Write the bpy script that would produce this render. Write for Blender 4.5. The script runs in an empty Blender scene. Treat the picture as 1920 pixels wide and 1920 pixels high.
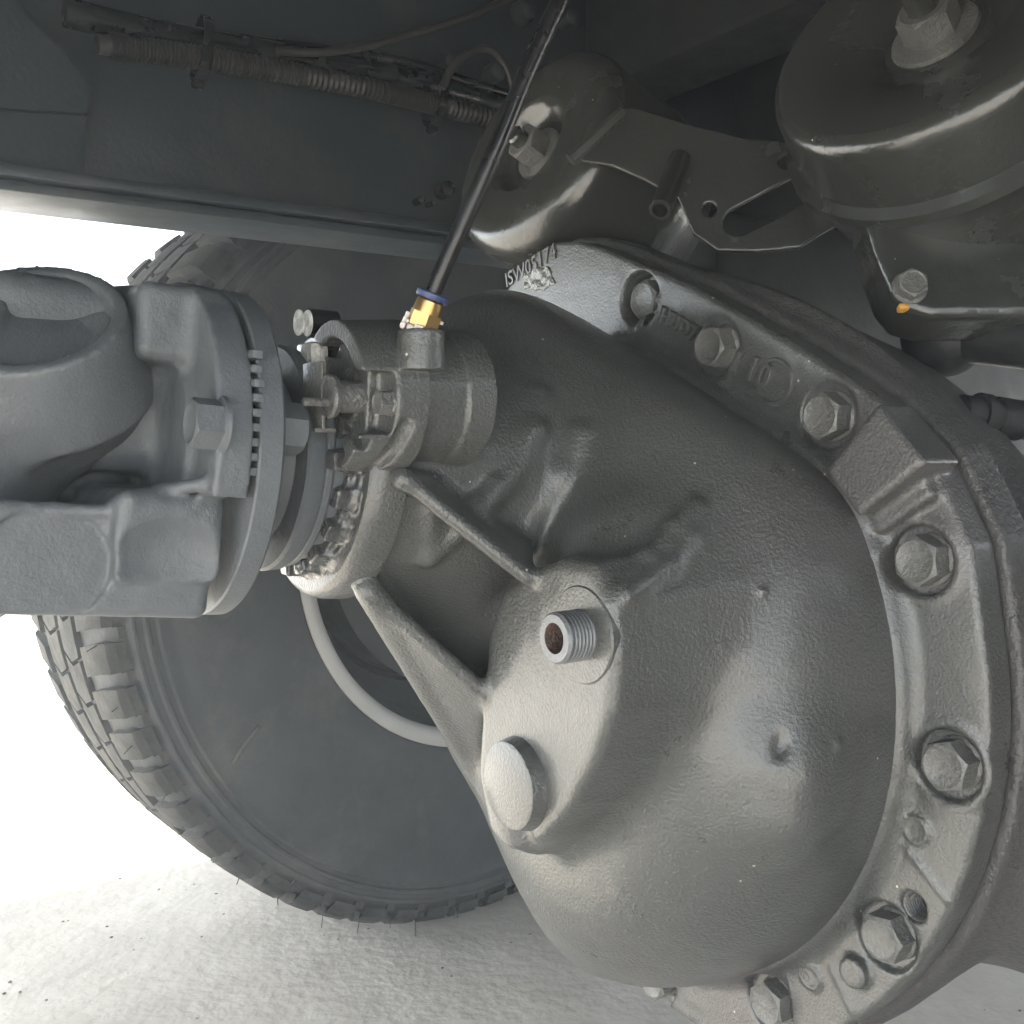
import bpy, bmesh, math, random
import numpy as np
import openvdb
from mathutils import Matrix, Vector, noise
random.seed(7); rng = np.random.default_rng(7)
sc = bpy.context.scene
R = math.radians
COL = sc.collection

# ------------------------------------------------------------ camera, sky, sun, exposure
F = 1920.0                                   # focal length in pixels of the 1920 px wide photograph
PITCH = R(4)
EYE = Vector((0.0, 0.0, 0.68))               # camera 0.68 m above the ground
cam_d = bpy.data.cameras.new('camera'); cam = bpy.data.objects.new('camera', cam_d); COL.objects.link(cam)
cam_d.sensor_width = 36; cam_d.lens = 36 * F / 1920; cam_d.clip_start = 0.02; cam_d.clip_end = 3000
cam.location = EYE; cam.rotation_euler = (R(90) - PITCH, 0, 0)
sc.camera = cam
SUN_AZ = R(-96)       # bearing of the sun from +Y (away from the camera) towards +X
SUN_EL = R(50)
w = bpy.data.worlds.new('World'); sc.world = w; w.use_nodes = True
nt = w.node_tree; nt.nodes.clear()
sky = nt.nodes.new('ShaderNodeTexSky'); sky.sky_type = 'NISHITA'; sky.sun_disc = False
sky.sun_elevation = SUN_EL; sky.sun_rotation = SUN_AZ; sky.dust_density = 2.5; sky.air_density = 1.0
bg = nt.nodes.new('ShaderNodeBackground'); bg.inputs['Strength'].default_value = 0.05
out = nt.nodes.new('ShaderNodeOutputWorld')
hz = nt.nodes.new('ShaderNodeHueSaturation'); hz.inputs['Saturation'].default_value = .25      # hazy, whitish sky
nt.links.new(sky.outputs[0], hz.inputs['Color']); nt.links.new(hz.outputs[0], bg.inputs[0]); nt.links.new(bg.outputs[0], out.inputs[0])
sd = bpy.data.lights.new('sun', 'SUN'); sd.energy = 3.0; sd.angle = R(4); sd.color = (1, .95, .87)
sun = bpy.data.objects.new('sun', sd); COL.objects.link(sun)
sdir = Vector((math.sin(SUN_AZ) * math.cos(SUN_EL), math.cos(SUN_AZ) * math.cos(SUN_EL), math.sin(SUN_EL)))
sun.rotation_euler = sdir.to_track_quat('Z', 'Y').to_euler()
sc.view_settings.view_transform = 'Standard'; sc.view_settings.look = 'None'
sc.view_settings.exposure = 3.3; sc.view_settings.gamma = 1
sc.cycles.max_bounces = 8; sc.cycles.diffuse_bounces = 6; sc.cycles.glossy_bounces = 4; sc.cycles.volume_bounces = 3
sc.cycles.use_denoising = True

# ------------------------------------------------------------ helpers: places and names
def at(px, py, d):
    "point seen at pixel px, py of the photograph, d metres in front of the camera"
    x, z = (px - 960) / F * d, -(py - 960) / F * d
    return Vector((x, d * math.cos(PITCH) + z * math.sin(PITCH), -d * math.sin(PITCH) + z * math.cos(PITCH))) + EYE
def camdir(x, y, z):
    return Vector((x, y * math.cos(PITCH) + z * math.sin(PITCH), -y * math.sin(PITCH) + z * math.cos(PITCH))).normalized()
def frame(o, xdir, zdir=(0, 0, 1)):
    x = Vector(xdir).normalized(); z = Vector(zdir); y = z.cross(x).normalized(); z = x.cross(y).normalized()
    m = Matrix((x, y, z)).transposed().to_4x4(); m.translation = Vector(o); return m
def tag(o, label=None, cat=None, group=None, kind=None):
    if label: o['label'] = label
    if cat: o['category'] = cat
    if group: o['group'] = group
    if kind: o['kind'] = kind
    return o
def thing(name, m, label, cat, group=None):
    o = bpy.data.objects.new(name, None); COL.objects.link(o); o.matrix_world = m; o.empty_display_size = .02
    return tag(o, label, cat, group)
def link(name, me, mat, parent=None, m=None, smooth=None):
    o = bpy.data.objects.new(name, me); COL.objects.link(o)
    if mat: me.materials.append(mat)
    if parent: o.parent = parent
    if m is not None: o.matrix_local = m
    if smooth is not None:
        me.shade_smooth() if smooth is True else me.shade_smooth()
        if smooth is not True:
            bm = bmesh.new(); bm.from_mesh(me)
            for e in bm.edges:
                if len(e.link_faces) == 2 and e.calc_face_angle(0) > R(smooth): e.smooth = False
            bm.to_mesh(me); bm.free()
    return o
def mesh(vs, fs, name='m'):
    me = bpy.data.meshes.new(name); me.from_pydata([tuple(v) for v in vs], [], [tuple(f) for f in fs]); me.validate(); me.update(); return me
def again(src, parent, m):
    o = src.copy(); COL.objects.link(o); o.parent = parent; o.matrix_local = m; return o

# ------------------------------------------------------------ helpers: shapes
class MB:
    "collects simple shapes and links them as ONE mesh object"
    def __init__(s): s.v = []; s.f = []
    def add(s, vs, fs, m=None):
        k = len(s.v); s.v += [(m @ Vector(v)) if m is not None else Vector(v) for v in vs]; s.f += [[i + k for i in f] for f in fs]
    def box(s, c, d, m=None, bev=0):
        x, y, z = d[0] / 2, d[1] / 2, d[2] / 2
        if bev <= 0:
            vs = [(c[0] + a * x, c[1] + b * y, c[2] + e * z) for a in (-1, 1) for b in (-1, 1) for e in (-1, 1)]
            s.add(vs, [(0, 1, 3, 2), (4, 6, 7, 5), (0, 4, 5, 1), (2, 3, 7, 6), (0, 2, 6, 4), (1, 5, 7, 3)], m); return
        bm = bmesh.new(); bmesh.ops.create_cube(bm, size=1)
        for v in bm.verts: v.co = Vector((v.co.x * d[0], v.co.y * d[1], v.co.z * d[2]))
        bmesh.ops.bevel(bm, geom=list(bm.edges), offset=bev, segments=2, affect='EDGES', profile=.5)
        bm.verts.index_update()
        s.add([v.co + Vector(c) for v in bm.verts], [[v.index for v in f.verts] for f in bm.faces], m); bm.free()
    def lathe(s, prof, m=None, n=48, closed=False, a0=0, a1=2 * math.pi):
        "profile of (x along axis, radius) turned round local x"
        full = abs(a1 - a0 - 2 * math.pi) < 1e-6
        k = n if full else n + 1; vs = []; fs = []
        for i in range(k):
            t = a0 + (a1 - a0) * i / n
            for x, r in prof: vs.append((x, r * math.cos(t), r * math.sin(t)))
        p = len(prof)
        for i in range(n):
            j = (i + 1) % k
            for q in range(p - 1 + (1 if closed else 0)):
                q2 = (q + 1) % p
                fs.append((i * p + q, j * p + q, j * p + q2, i * p + q2))
        s.add(vs, fs, m)
    def prism(s, poly, x0, x1, m=None, taper=0):
        "polygon of (y, z) drawn out along local x"
        n = len(poly); cy = sum(p[0] for p in poly) / n; cz = sum(p[1] for p in poly) / n
        k = 1 - taper
        vs = [(x0, y, z) for y, z in poly] + [(x1, cy + (y - cy) * k, cz + (z - cz) * k) for y, z in poly]
        fs = [list(range(n))[::-1], list(range(n, 2 * n))] + [(i, (i + 1) % n, n + (i + 1) % n, n + i) for i in range(n)]
        s.add(vs, fs, m)
    def tube(s, pts, r, n=12, caps=True):
        pts = [Vector(p) for p in pts]; k = len(pts); rr = r if callable(r) else (lambda t: r)
        t0 = (pts[1] - pts[0]).normalized(); up = Vector((0, 0, 1)) if abs(t0.z) < .9 else Vector((1, 0, 0))
        nrm = t0.cross(up).normalized(); vs = []; fs = []
        for i, p in enumerate(pts):
            t = (pts[min(i + 1, k - 1)] - pts[max(i - 1, 0)]).normalized()
            nrm = (nrm - t * nrm.dot(t)).normalized(); b = t.cross(nrm)
            for j in range(n):
                a = 2 * math.pi * j / n; vs.append(p + (nrm * math.cos(a) + b * math.sin(a)) * rr(i / (k - 1)))
        for i in range(k - 1):
            for j in range(n): fs.append((i * n + j, i * n + (j + 1) % n, (i + 1) * n + (j + 1) % n, (i + 1) * n + j))
        if caps: fs.append(list(range(n))[::-1]); fs.append([(k - 1) * n + j for j in range(n)])
        s.add(vs, fs)
    def build(s, name, mat, parent=None, smooth=35, m=None):
        me = mesh(s.v, s.f, name)
        bm = bmesh.new(); bm.from_mesh(me); bmesh.ops.remove_doubles(bm, verts=bm.verts, dist=1e-6)
        bmesh.ops.recalc_face_normals(bm, faces=bm.faces); bm.to_mesh(me); bm.free()
        return link(name, me, mat, parent, m, smooth)
def spline(pts, n=60):
    "smooth curve through the points"
    P = [Vector(p) for p in pts]; P = [P[0] * 2 - P[1]] + P + [P[-1] * 2 - P[-2]]; out = []
    segs = len(P) - 3
    for i in range(n + 1):
        t = i / n * segs; k = min(int(t), segs - 1); t -= k; a, b, c, d = P[k:k + 4]
        out.append(.5 * ((2 * b) + (c - a) * t + (2 * a - 5 * b + 4 * c - d) * t * t + (3 * b - a - 3 * c + d) * t ** 3))
    return out

# solid modelling with distance fields: castings with filleted joins
class Field:
    def __init__(s, lo, hi, h):
        s.lo = np.array(lo, np.float32); s.h = h
        n = np.ceil((np.array(hi) - lo) / h).astype(int) + 1; s.n = n
        ax = [(s.lo[i] + h * np.arange(n[i])).astype(np.float32) for i in range(3)]
        s.x, s.y, s.z = ax[0][:, None, None], ax[1][None, :, None], ax[2][None, None, :]
        s.d = np.full(tuple(n), 1.0, np.float32)
    def sub(s, lo, hi):
        a = np.clip(((np.array(lo) - s.lo) / s.h).astype(int) - 1, 0, s.n); b = np.clip(((np.array(hi) - s.lo) / s.h).astype(int) + 2, 0, s.n)
        sl = tuple(slice(a[i], b[i]) for i in range(3))
        return sl, s.x[sl[0]], s.y[:, sl[1]], s.z[:, :, sl[2]]
    def put(s, fn, lo=None, hi=None, k=0.0, op='add'):
        if lo is None: sl = (slice(None),) * 3; x, y, z = s.x, s.y, s.z
        else: sl, x, y, z = s.sub(lo, hi)
        b = fn(x, y, z); a = s.d[sl]
        if op == 'add':
            if k > 0: hh = np.clip(.5 + .5 * (a - b) / k, 0, 1); s.d[sl] = a + (b - a) * hh - k * hh * (1 - hh)
            else: s.d[sl] = np.minimum(a, b)
        else:
            b = -b
            if k > 0: hh = np.clip(.5 - .5 * (a - b) / k, 0, 1); s.d[sl] = a + (b - a) * hh + k * hh * (1 - hh)
            else: s.d[sl] = np.maximum(a, b)
        return s
    def cone(s, p, q, r1, r2=None, k=0, op='add', flat=True):
        "flat-ended round bar from p to q"
        r2 = r1 if r2 is None else r2; p = np.array(p, float); q = np.array(q, float); L = np.linalg.norm(q - p); t = (q - p) / L; m = max(r1, r2) + k + 3 * s.h
        ex = m * (np.ones(3))
        def fn(x, y, z):
            a = (x - p[0]) * t[0] + (y - p[1]) * t[1] + (z - p[2]) * t[2]
            rr = np.sqrt(np.maximum((x - p[0]) ** 2 + (y - p[1]) ** 2 + (z - p[2]) ** 2 - a * a, 0))
            c = np.clip(a / L, 0, 1); dr = (rr - (r1 + (r2 - r1) * c)) * (L / math.hypot(L, r2 - r1))
            if not flat:
                over = a - c * L; return np.sqrt(np.maximum(rr, 0) ** 2 + over ** 2) - (r1 + (r2 - r1) * c)
            dl = np.abs(a - L / 2) - L / 2
            return np.minimum(np.maximum(dr, dl), 0) + np.sqrt(np.maximum(dr, 0) ** 2 + np.maximum(dl, 0) ** 2)
        return s.put(fn, np.minimum(p, q) - ex, np.maximum(p, q) + ex, k, op)
    def tri(s, a, b, c, r, k=0, op='add'):
        "triangular web of half thickness r"
        a, b, c = [np.array(v, float) for v in (a, b, c)]; m = r + k + 3 * s.h
        ba, cb, ac = b - a, c - b, a - c; nor = np.cross(ba, ac)
        dot = lambda v, X, Y, Z: v[0] * X + v[1] * Y + v[2] * Z
        def fn(x, y, z):
            def edge(e, o):
                X, Y, Z = x - o[0], y - o[1], z - o[2]; h = np.clip(dot(e, X, Y, Z) / (e @ e), 0, 1)
                return (X - e[0] * h) ** 2 + (Y - e[1] * h) ** 2 + (Z - e[2] * h) ** 2
            sg = np.sign(dot(np.cross(ba, nor), x - a[0], y - a[1], z - a[2])) + np.sign(dot(np.cross(cb, nor), x - b[0], y - b[1], z - b[2])) + np.sign(dot(np.cross(ac, nor), x - c[0], y - c[1], z - c[2]))
            e = np.minimum(np.minimum(edge(ba, a), edge(cb, b)), edge(ac, c))
            pl = dot(nor, x - a[0], y - a[1], z - a[2]) ** 2 / (nor @ nor)
            return np.sqrt(np.where(sg < 2, e, pl)) - r
        return s.put(fn, np.minimum(np.minimum(a, b), c) - m, np.maximum(np.maximum(a, b), c) + m, k, op)
    def box(s, c, half, M=None, r=0, k=0, op='add'):
        c = np.array(c, float); h = np.array(half, float) - r; m = float(np.linalg.norm(half)) + k + 3 * s.h
        A = np.eye(3) if M is None else np.array(M)      # rows: the box's own axes
        def fn(x, y, z):
            X, Y, Z = x - c[0], y - c[1], z - c[2]
            q = [np.abs(A[i][0] * X + A[i][1] * Y + A[i][2] * Z) - h[i] for i in range(3)]
            return np.sqrt(sum(np.maximum(v, 0) ** 2 for v in q)) + np.minimum(np.maximum(np.maximum(q[0], q[1]), q[2]), 0) - r
        return s.put(fn, c - m, c + m, k, op)
    def ball(s, c, rad, k=0, op='add'):
        rad = np.array(rad if hasattr(rad, '__len__') else (rad,) * 3, float); m = rad.max() + k + 3 * s.h; c = np.array(c, float)
        def fn(x, y, z):
            X, Y, Z = x - c[0], y - c[1], z - c[2]
            k0 = np.sqrt((X / rad[0]) ** 2 + (Y / rad[1]) ** 2 + (Z / rad[2]) ** 2); k1 = np.sqrt((X / rad[0] ** 2) ** 2 + (Y / rad[1] ** 2) ** 2 + (Z / rad[2] ** 2) ** 2)
            return k0 * (k0 - 1) / np.maximum(k1, 1e-6)
        return s.put(fn, c - m, c + m, k, op)
    def poly(s, pts, x0, x1, r=0, k=0, op='add', slope=0):
        "polygon of (y, z) drawn out along x with rounded edges"
        y, z = s.y[0], s.z[0]; d2 = poly2d(pts, y, z) + r
        def fn(x, Y, Z):
            d = d2[None, :, :] + slope * (x - x1); dl = np.abs(x - (x0 + x1) / 2) - (x1 - x0) / 2 + r
            return np.minimum(np.maximum(d, dl), 0) + np.sqrt(np.maximum(d, 0) ** 2 + np.maximum(dl, 0) ** 2) - r
        return s.put(fn, None, None, k, op)
    def hit(s, px, py, off=0.0):
        "first surface point (truck frame) seen at px, py; off > 0 moves it out towards the viewer"
        I_ = getattr(s, 'inv', MDI); o = I_ @ EYE; r = (I_.to_3x3() @ (at(px, py, 1) - EYE)).normalized(); t = np.arange(.25, 1.2, .001)
        q = np.array(o)[None, :] + t[:, None] * np.array(r)[None, :]; i = np.rint((q - s.lo) / s.h).astype(int)
        ok = ((i >= 0) & (i < s.n)).all(1); i = np.clip(i, 0, s.n - 1); d = np.where(ok, s.d[i[:, 0], i[:, 1], i[:, 2]], 1)
        k = np.nonzero(d < 0)[0]
        if len(k) == 0: print('no hit', px, py); k = [len(t) // 3]
        return o + r * (float(t[k[0]]) - off)
    def path(s, pts, off, r, k, op='add', r2=None):
        P_ = [s.hit(a, b, off) for a, b in pts]
        for i, (a, b) in enumerate(zip(P_[:-1], P_[1:])): s.cone(a, b, r, r if r2 is None or i < len(P_) - 2 else r2, k=k, op=op, flat=False)
        return s
    def build(s, name, mat, parent=None, m=None, rough=0.0, rscale=60.0):
        h = s.h; d = np.clip(s.d, -3 * h, 3 * h)
        if rough > 0:      # uneven as-cast surface
            n = s.n; g = rng.normal(size=tuple((n // 4) + 3)).astype(np.float32)
            ix = [np.arange(n[i]) / 4.0 for i in range(3)]
            for ax in range(3):
                i0 = ix[ax].astype(int); fr = (ix[ax] - i0).astype(np.float32); fr = fr * fr * (3 - 2 * fr)
                sh = [1, 1, 1]; sh[ax] = -1
                g = np.take(g, i0, ax) * (1 - fr.reshape(sh)) + np.take(g, i0 + 1, ax) * fr.reshape(sh)
            d = d + g * rough
        gr = openvdb.FloatGrid(3 * h); gr.copyFromArray(d.astype(np.float32))
        pts, tris, quads = gr.convertToPolygons(isovalue=0.0, adaptivity=0.0)
        pts = pts * h + s.lo
        me = bpy.data.meshes.new(name); nq = len(quads); nt_ = len(tris)
        me.vertices.add(len(pts)); me.vertices.foreach_set('co', pts.astype(np.float32).ravel())
        me.loops.add(4 * nq + 3 * nt_); li = np.concatenate([quads[:, ::-1].ravel(), tris[:, ::-1].ravel()]) if nt_ else quads[:, ::-1].ravel()
        me.loops.foreach_set('vertex_index', li.astype(np.int32)); me.polygons.add(nq + nt_)
        st = np.concatenate([np.arange(nq) * 4, 4 * nq + np.arange(nt_) * 3]); me.polygons.foreach_set('loop_start', st.astype(np.int32))
        me.update(calc_edges=True); me.validate()
        bm = bmesh.new(); bm.from_mesh(me)
        if bm.calc_volume() < 0: bmesh.ops.reverse_faces(bm, faces=bm.faces)
        bm.to_mesh(me); bm.free()
        me.shade_smooth()
        return link(name, me, mat, parent, m)
def poly2d(pts, y, z):
    P = np.array(pts, float); n = len(P); d = (y - P[0][0]) ** 2 + (z - P[0][1]) ** 2; sg = np.ones(d.shape)
    j = n - 1
    for i in range(n):
        e = P[j] - P[i]; wy, wz = y - P[i][0], z - P[i][1]
        t = np.clip((wy * e[0] + wz * e[1]) / (e @ e), 0, 1); d = np.minimum(d, (wy - e[0] * t) ** 2 + (wz - e[1] * t) ** 2)
        c1 = z >= P[i][1]; c2 = z < P[j][1]; c3 = e[0] * wz > e[1] * wy
        sg = np.where((c1 & c2 & c3) | (~c1 & ~c2 & ~c3), -sg, sg); j = i
    return (sg * np.sqrt(d)).astype(np.float32)

# ------------------------------------------------------------ materials
def material(name, base, rough=.5, metal=0.0, bump=0.0, bscale=300.0, bump2=0.0, b2scale=40.0, var=.15, vscale=12.0, spec=.5, coat=0.0,
             specks=None, sp_scale=70.0, sp_size=.06, dust_or_flare=None, dust_or_flare_amt=0.0, dust_or_flare_scale=6.0, rvar=.1):
    m = bpy.data.materials.new(name); m.use_nodes = True; t = m.node_tree; N = t.nodes; Lk = t.links
    b = N['Principled BSDF']; b.inputs['Roughness'].default_value = rough; b.inputs['Metallic'].default_value = metal
    b.inputs['Specular IOR Level'].default_value = spec; b.inputs['Coat Weight'].default_value = coat; b.inputs['Coat Roughness'].default_value = .2
    tc = N.new('ShaderNodeTexCoord')
    def nz(scale, detail=4, rgh=.6):
        n = N.new('ShaderNodeTexNoise'); n.inputs['Scale'].default_value = scale; n.inputs['Detail'].default_value = detail; n.inputs['Roughness'].default_value = rgh
        Lk.new(tc.outputs['Object'], n.inputs['Vector']); return n
    def mix(fac, c1, c2):
        x = N.new('ShaderNodeMix'); x.data_type = 'RGBA'
        for s_, v in ((0, fac), (6, c1), (7, c2)):
            if hasattr(v, 'links'): Lk.new(v, x.inputs[s_])
            else: x.inputs[s_].default_value = v if s_ == 0 else (*v, 1)
        return x.outputs[2]
    def ramp(src, lo, hi):
        r = N.new('ShaderNodeMapRange'); r.inputs['From Min'].default_value = lo; r.inputs['From Max'].default_value = hi; Lk.new(src, r.inputs['Value']); return r.outputs[0]
    v1 = nz(vscale, 6)
    col = mix(ramp(v1.outputs[0], .3, .7), tuple(c * (1 - var) for c in base), tuple(min(1, c * (1 + var)) for c in base))
    if dust_or_flare is not None:
        v2 = nz(dust_or_flare_scale, 8, .7); f = ramp(v2.outputs[0], .62 - dust_or_flare_amt * .4, .75); col = mix(f, col, dust_or_flare)
    if specks is not None:
        vo = N.new('ShaderNodeTexVoronoi'); vo.inputs['Scale'].default_value = sp_scale; Lk.new(tc.outputs['Object'], vo.inputs['Vector'])
        wn = N.new('ShaderNodeSeparateColor'); Lk.new(vo.outputs['Color'], wn.inputs[0])
        a = N.new('ShaderNodeMath'); a.operation = 'LESS_THAN'; a.inputs[1].default_value = sp_size; Lk.new(vo.outputs['Distance'], a.inputs[0])
        g = N.new('ShaderNodeMath'); g.operation = 'GREATER_THAN'; g.inputs[1].default_value = .80; Lk.new(wn.outputs[0], g.inputs[0])
        mm = N.new('ShaderNodeMath'); mm.operation = 'MULTIPLY'; Lk.new(a.outputs[0], mm.inputs[0]); Lk.new(g.outputs[0], mm.inputs[1])
        col = mix(mm.outputs[0], col, specks)
    Lk.new(col, b.inputs['Base Color'])
    rr = N.new('ShaderNodeMapRange'); rr.inputs['To Min'].default_value = max(.03, rough - rvar); rr.inputs['To Max'].default_value = min(1, rough + rvar)
    v3 = nz(vscale * 2.3, 5); Lk.new(v3.outputs[0], rr.inputs['Value']); rr.inputs['From Min'].default_value = .3; rr.inputs['From Max'].default_value = .7
    Lk.new(rr.outputs[0], b.inputs['Roughness'])
    last = None
    for amt, scl, det in ((bump2, b2scale, 3), (bump, bscale, 2)):
        if amt > 0:
            n = nz(scl, det, .55); bp = N.new('ShaderNodeBump'); bp.inputs['Strength'].default_value = 1; bp.inputs['Distance'].default_value = amt
            Lk.new(n.outputs[0], bp.inputs['Height'])
            if last: Lk.new(last, bp.inputs['Normal'])
            last = bp.outputs[0]
    if last: Lk.new(last, b.inputs['Normal'])
    return m
CAST = material('cast_grey_paint', (.064, .066, .063), rough=.34, bump=.0009, bscale=560, bump2=.0004, b2scale=90, coat=.6, var=.12, vscale=9, specks=(.55, .48, .38), sp_scale=85, sp_size=.06, dust_or_flare=(.078, .068, .071), dust_or_flare_amt=.28, dust_or_flare_scale=3.2, rvar=.08)  # mauve blotches are a lens-flare tint put into the paint colour
CASTR = material('rough_cast_grey_paint', (.056, .054, .053), rough=.42, bump=.0009, bscale=400, bump2=.0006, b2scale=60, var=.12, vscale=9, specks=(.5, .45, .36), sp_scale=60, sp_size=.04)
GLOSS = material('shade_darkened_gloss_paint', (.030, .031, .028), rough=.2, bump=.0003, bscale=300, bump2=.0012, b2scale=25, var=.1, vscale=8, specks=(.4, .38, .32), sp_scale=60, sp_size=.035, coat=.5)  # same paint as the castings, base darkened to hold the shade overhead
BOLT = material('painted_bolt_steel', (.100, .100, .095), rough=.38, bump=.0012, bscale=420, bump2=.001, b2scale=120, var=.25, vscale=60, coat=.3, dust_or_flare=(.13, .115, .098), dust_or_flare_amt=.2, dust_or_flare_scale=60)
SHAFT = material('dusty_glare_shaft_paint', (.106, .115, .124), rough=.46, bump=.0003, bscale=700, bump2=.001, b2scale=60, var=.1, vscale=10, dust_or_flare=(.22, .22, .21), dust_or_flare_amt=.12)  # base colour lightened to blue-grey to stand in for lens glare
DARK = material('dark_chassis_paint', (.027, .035, .041), rough=.42, bump=.0003, bscale=200, bump2=.001, b2scale=15, var=.15, vscale=5, dust_or_flare=(.060, .062, .058), dust_or_flare_amt=.3, dust_or_flare_scale=8)
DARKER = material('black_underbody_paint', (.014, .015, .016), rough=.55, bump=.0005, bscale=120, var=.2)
RUB = material('tyre_rubber', (.040, .042, .044), rough=.62, bump=.0008, bscale=140, bump2=.002, b2scale=20, var=.2, vscale=14, dust_or_flare=(.085, .08, .072), dust_or_flare_amt=.3, dust_or_flare_scale=9, spec=.35)
TREAD = material('dusty_tread_rubber', (.040, .039, .037), rough=.75, bump=.002, bscale=90, var=.35, vscale=25, dust_or_flare=(.12, .11, .095), dust_or_flare_amt=.28, dust_or_flare_scale=14, spec=.2)
RIMM = material('pale_rim_paint', (.38, .37, .35), rough=.5, bump=.0004, bscale=100, var=.1, vscale=12)
DRUM = material('dark_wheel_paint', (.045, .046, .048), rough=.55, bump=.0005, bscale=120, var=.2, vscale=14, dust_or_flare=(.12, .11, .1), dust_or_flare_amt=.1)
HOSE = material('black_nylon_hose', (.008, .008, .009), rough=.27, bump=.0001, bscale=200, var=.1)
BRASS = material('brass', (.50, .33, .14), rough=.38, metal=1, bump=.0001, bscale=300, var=.1)
BLUE = material('blue_plastic', (.035, .05, .13), rough=.4, var=.1)
TAPE = material('white_thread_tape', (.72, .66, .62), rough=.7, bump=.001, bscale=900, var=.1)
ZINC = material('flaked_silver_paint', (.66, .65, .60), rough=.5, metal=.1, bump=.002, bscale=300, bump2=.003, b2scale=120, var=.5, vscale=180)
SEAL = material('shiny_black_sealant', (.045, .047, .047), rough=.24, bump=.0006, bscale=220, bump2=.0015, b2scale=90, var=.2, vscale=80, coat=.6)
PLUGM = material('zinc_threaded_plug', (.15, .155, .165), rough=.42, metal=.25, bump=.0004, bscale=600, var=.12, vscale=100)
RUST = material('rusty_socket', (.06, .035, .027), rough=.7, bump=.001, bscale=500, var=.4, vscale=150)
ORANGE = material('orange_rust_chip', (.55, .28, .05), rough=.6, var=.3, vscale=200)
COND = material('dusty_corrugated_conduit', (.028, .027, .025), rough=.45, bump=.0004, bscale=400, var=.3, vscale=40)
WET = material('wet_crusted_paint', (.12, .125, .115), rough=.2, bump=.0025, bscale=350, bump2=.002, b2scale=150, var=.5, vscale=200, coat=.8)
STONE = material('dark_stone', (.20, .175, .15), rough=.85, bump=.002, bscale=200, var=.6, vscale=30)

# frames of the truck: A points forward along the truck (left in the photograph, towards the camera), V across it towards the viewer
AZ = R(34.3)
A = Vector((-math.cos(AZ), -math.sin(AZ), 0)); V = Vector((math.sin(AZ), -math.cos(AZ), 0)); U = Vector((0, 0, 1))
D0 = at(1197, 1219, .695)                        # centre of the carrier's mounting flange
MD = frame(D0, A)                                # local x = A, y = V, z = U
MDI = MD.inverted()
def dl(px, py, d): return MDI @ at(px, py, d)    # the same as at(), in the truck frame
def rail(px, py, y):
    "point seen at px, py on the upright lengthways plane V = y of the truck frame"
    r = at(px, py, 1) - EYE; t = (D0 + V * y - EYE).dot(V) / r.dot(V); return MDI @ (EYE + r * t)
def face(px, py, x):
    "point seen at px, py on the crossways plane A = x of the truck frame"
    r = at(px, py, 1) - EYE; t = (D0 + A * x - EYE).dot(A) / r.dot(A); return MDI @ (EYE + r * t)
# ------------------------------------------------------------ ground, truck underbody that shades the place
def make_ground():
    n = 90; vs = []; fs = []
    xs = [-200, -60, -25, -12, -7] + list(np.linspace(-4.5, 3.5, n)) + [6, 12, 30, 90, 200]
    ys = [-60, -20, -8, -4, -2] + list(np.linspace(-.5, 6, n)) + [8, 12, 25, 60, 300]
    for x in xs:
        for y in ys:
            near = max(0, 1 - math.hypot(x, y - 1.5) / 5)
            z = (noise.noise(Vector((x * 1.7, y * 1.7, 0))) * .016 + noise.noise(Vector((x * 6, y * 6, 3))) * .004) * near
            vs.append((x, y, z))
    m = len(ys)
    for i in range(len(xs) - 1):
        for j in range(m - 1): fs.append((i * m + j, (i + 1) * m + j, (i + 1) * m + j + 1, i * m + j + 1))
    o = link('ground', mesh(vs, fs, 'ground'), GROUND, None, None, True); tag(o, kind='structure')
GROUND = material('pale_dusty_concrete', (.57, .535, .48), rough=.9, bump=.0025, bscale=60, bump2=.008, b2scale=7, var=.12, vscale=4, dust_or_flare=(.43, .395, .345), dust_or_flare_amt=.45, dust_or_flare_scale=3.2, specks=(.24, .20, .17), sp_scale=30, sp_size=.07, spec=.2)
make_ground()
def make_pebbles():
    mb = MB()
    for i in range(1300):
        r = rng.random(); x = rng.uniform(-1.6, 1.2); y = rng.uniform(.9, 3.6)
        s = rng.uniform(.0008, .0026) * (1 + 2.2 * (rng.random() > .97))
        bm = bmesh.new(); bmesh.ops.create_icosphere(bm, subdivisions=1, radius=s)
        for v in bm.verts: v.co = Vector((v.co.x * rng.uniform(.7, 1.4), v.co.y * rng.uniform(.7, 1.4), v.co.z * .55))
        z0 = noise.noise(Vector((x * 1.7, y * 1.7, 0))) * .016 * max(0, 1 - math.hypot(x, y - 1.5) / 5) + s * .2
        bm.verts.index_update(); mb.add([v.co + Vector((x, y, z0)) for v in bm.verts], [[v.index for v in f.verts] for f in bm.faces]); bm.free()
    tag(mb.build('pebbles', STONE, None, True), 'small dark grit scattered over the pale ground', 'grit', kind='stuff')
make_pebbles()

# ------------------------------------------------------------ differential carrier
diff = thing('differential', MD, 'big dark grey cast differential housing with bolted round flange, ribs and threaded plug', 'differential')
C = dl(424, 852, .53); AP = Vector((math.cos(R(5)), 0, math.sin(R(5))))
def P(s, y=0, z=0):      # s behind the joint of the drive flanges, on the pinion axis
    up = Vector((-AP.z, 0, AP.x)); return C - AP * s + Vector((0, y, 0)) + up * z
MPL = frame(C, AP)                               # pinion frame inside the truck frame
MPF = MPL @ Matrix.Translation((.0140, 0, 0))     # the joint of the two drive flanges
f = Field((-.012, -.215, -.225), (.245, .232, .262), .0021)
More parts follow.
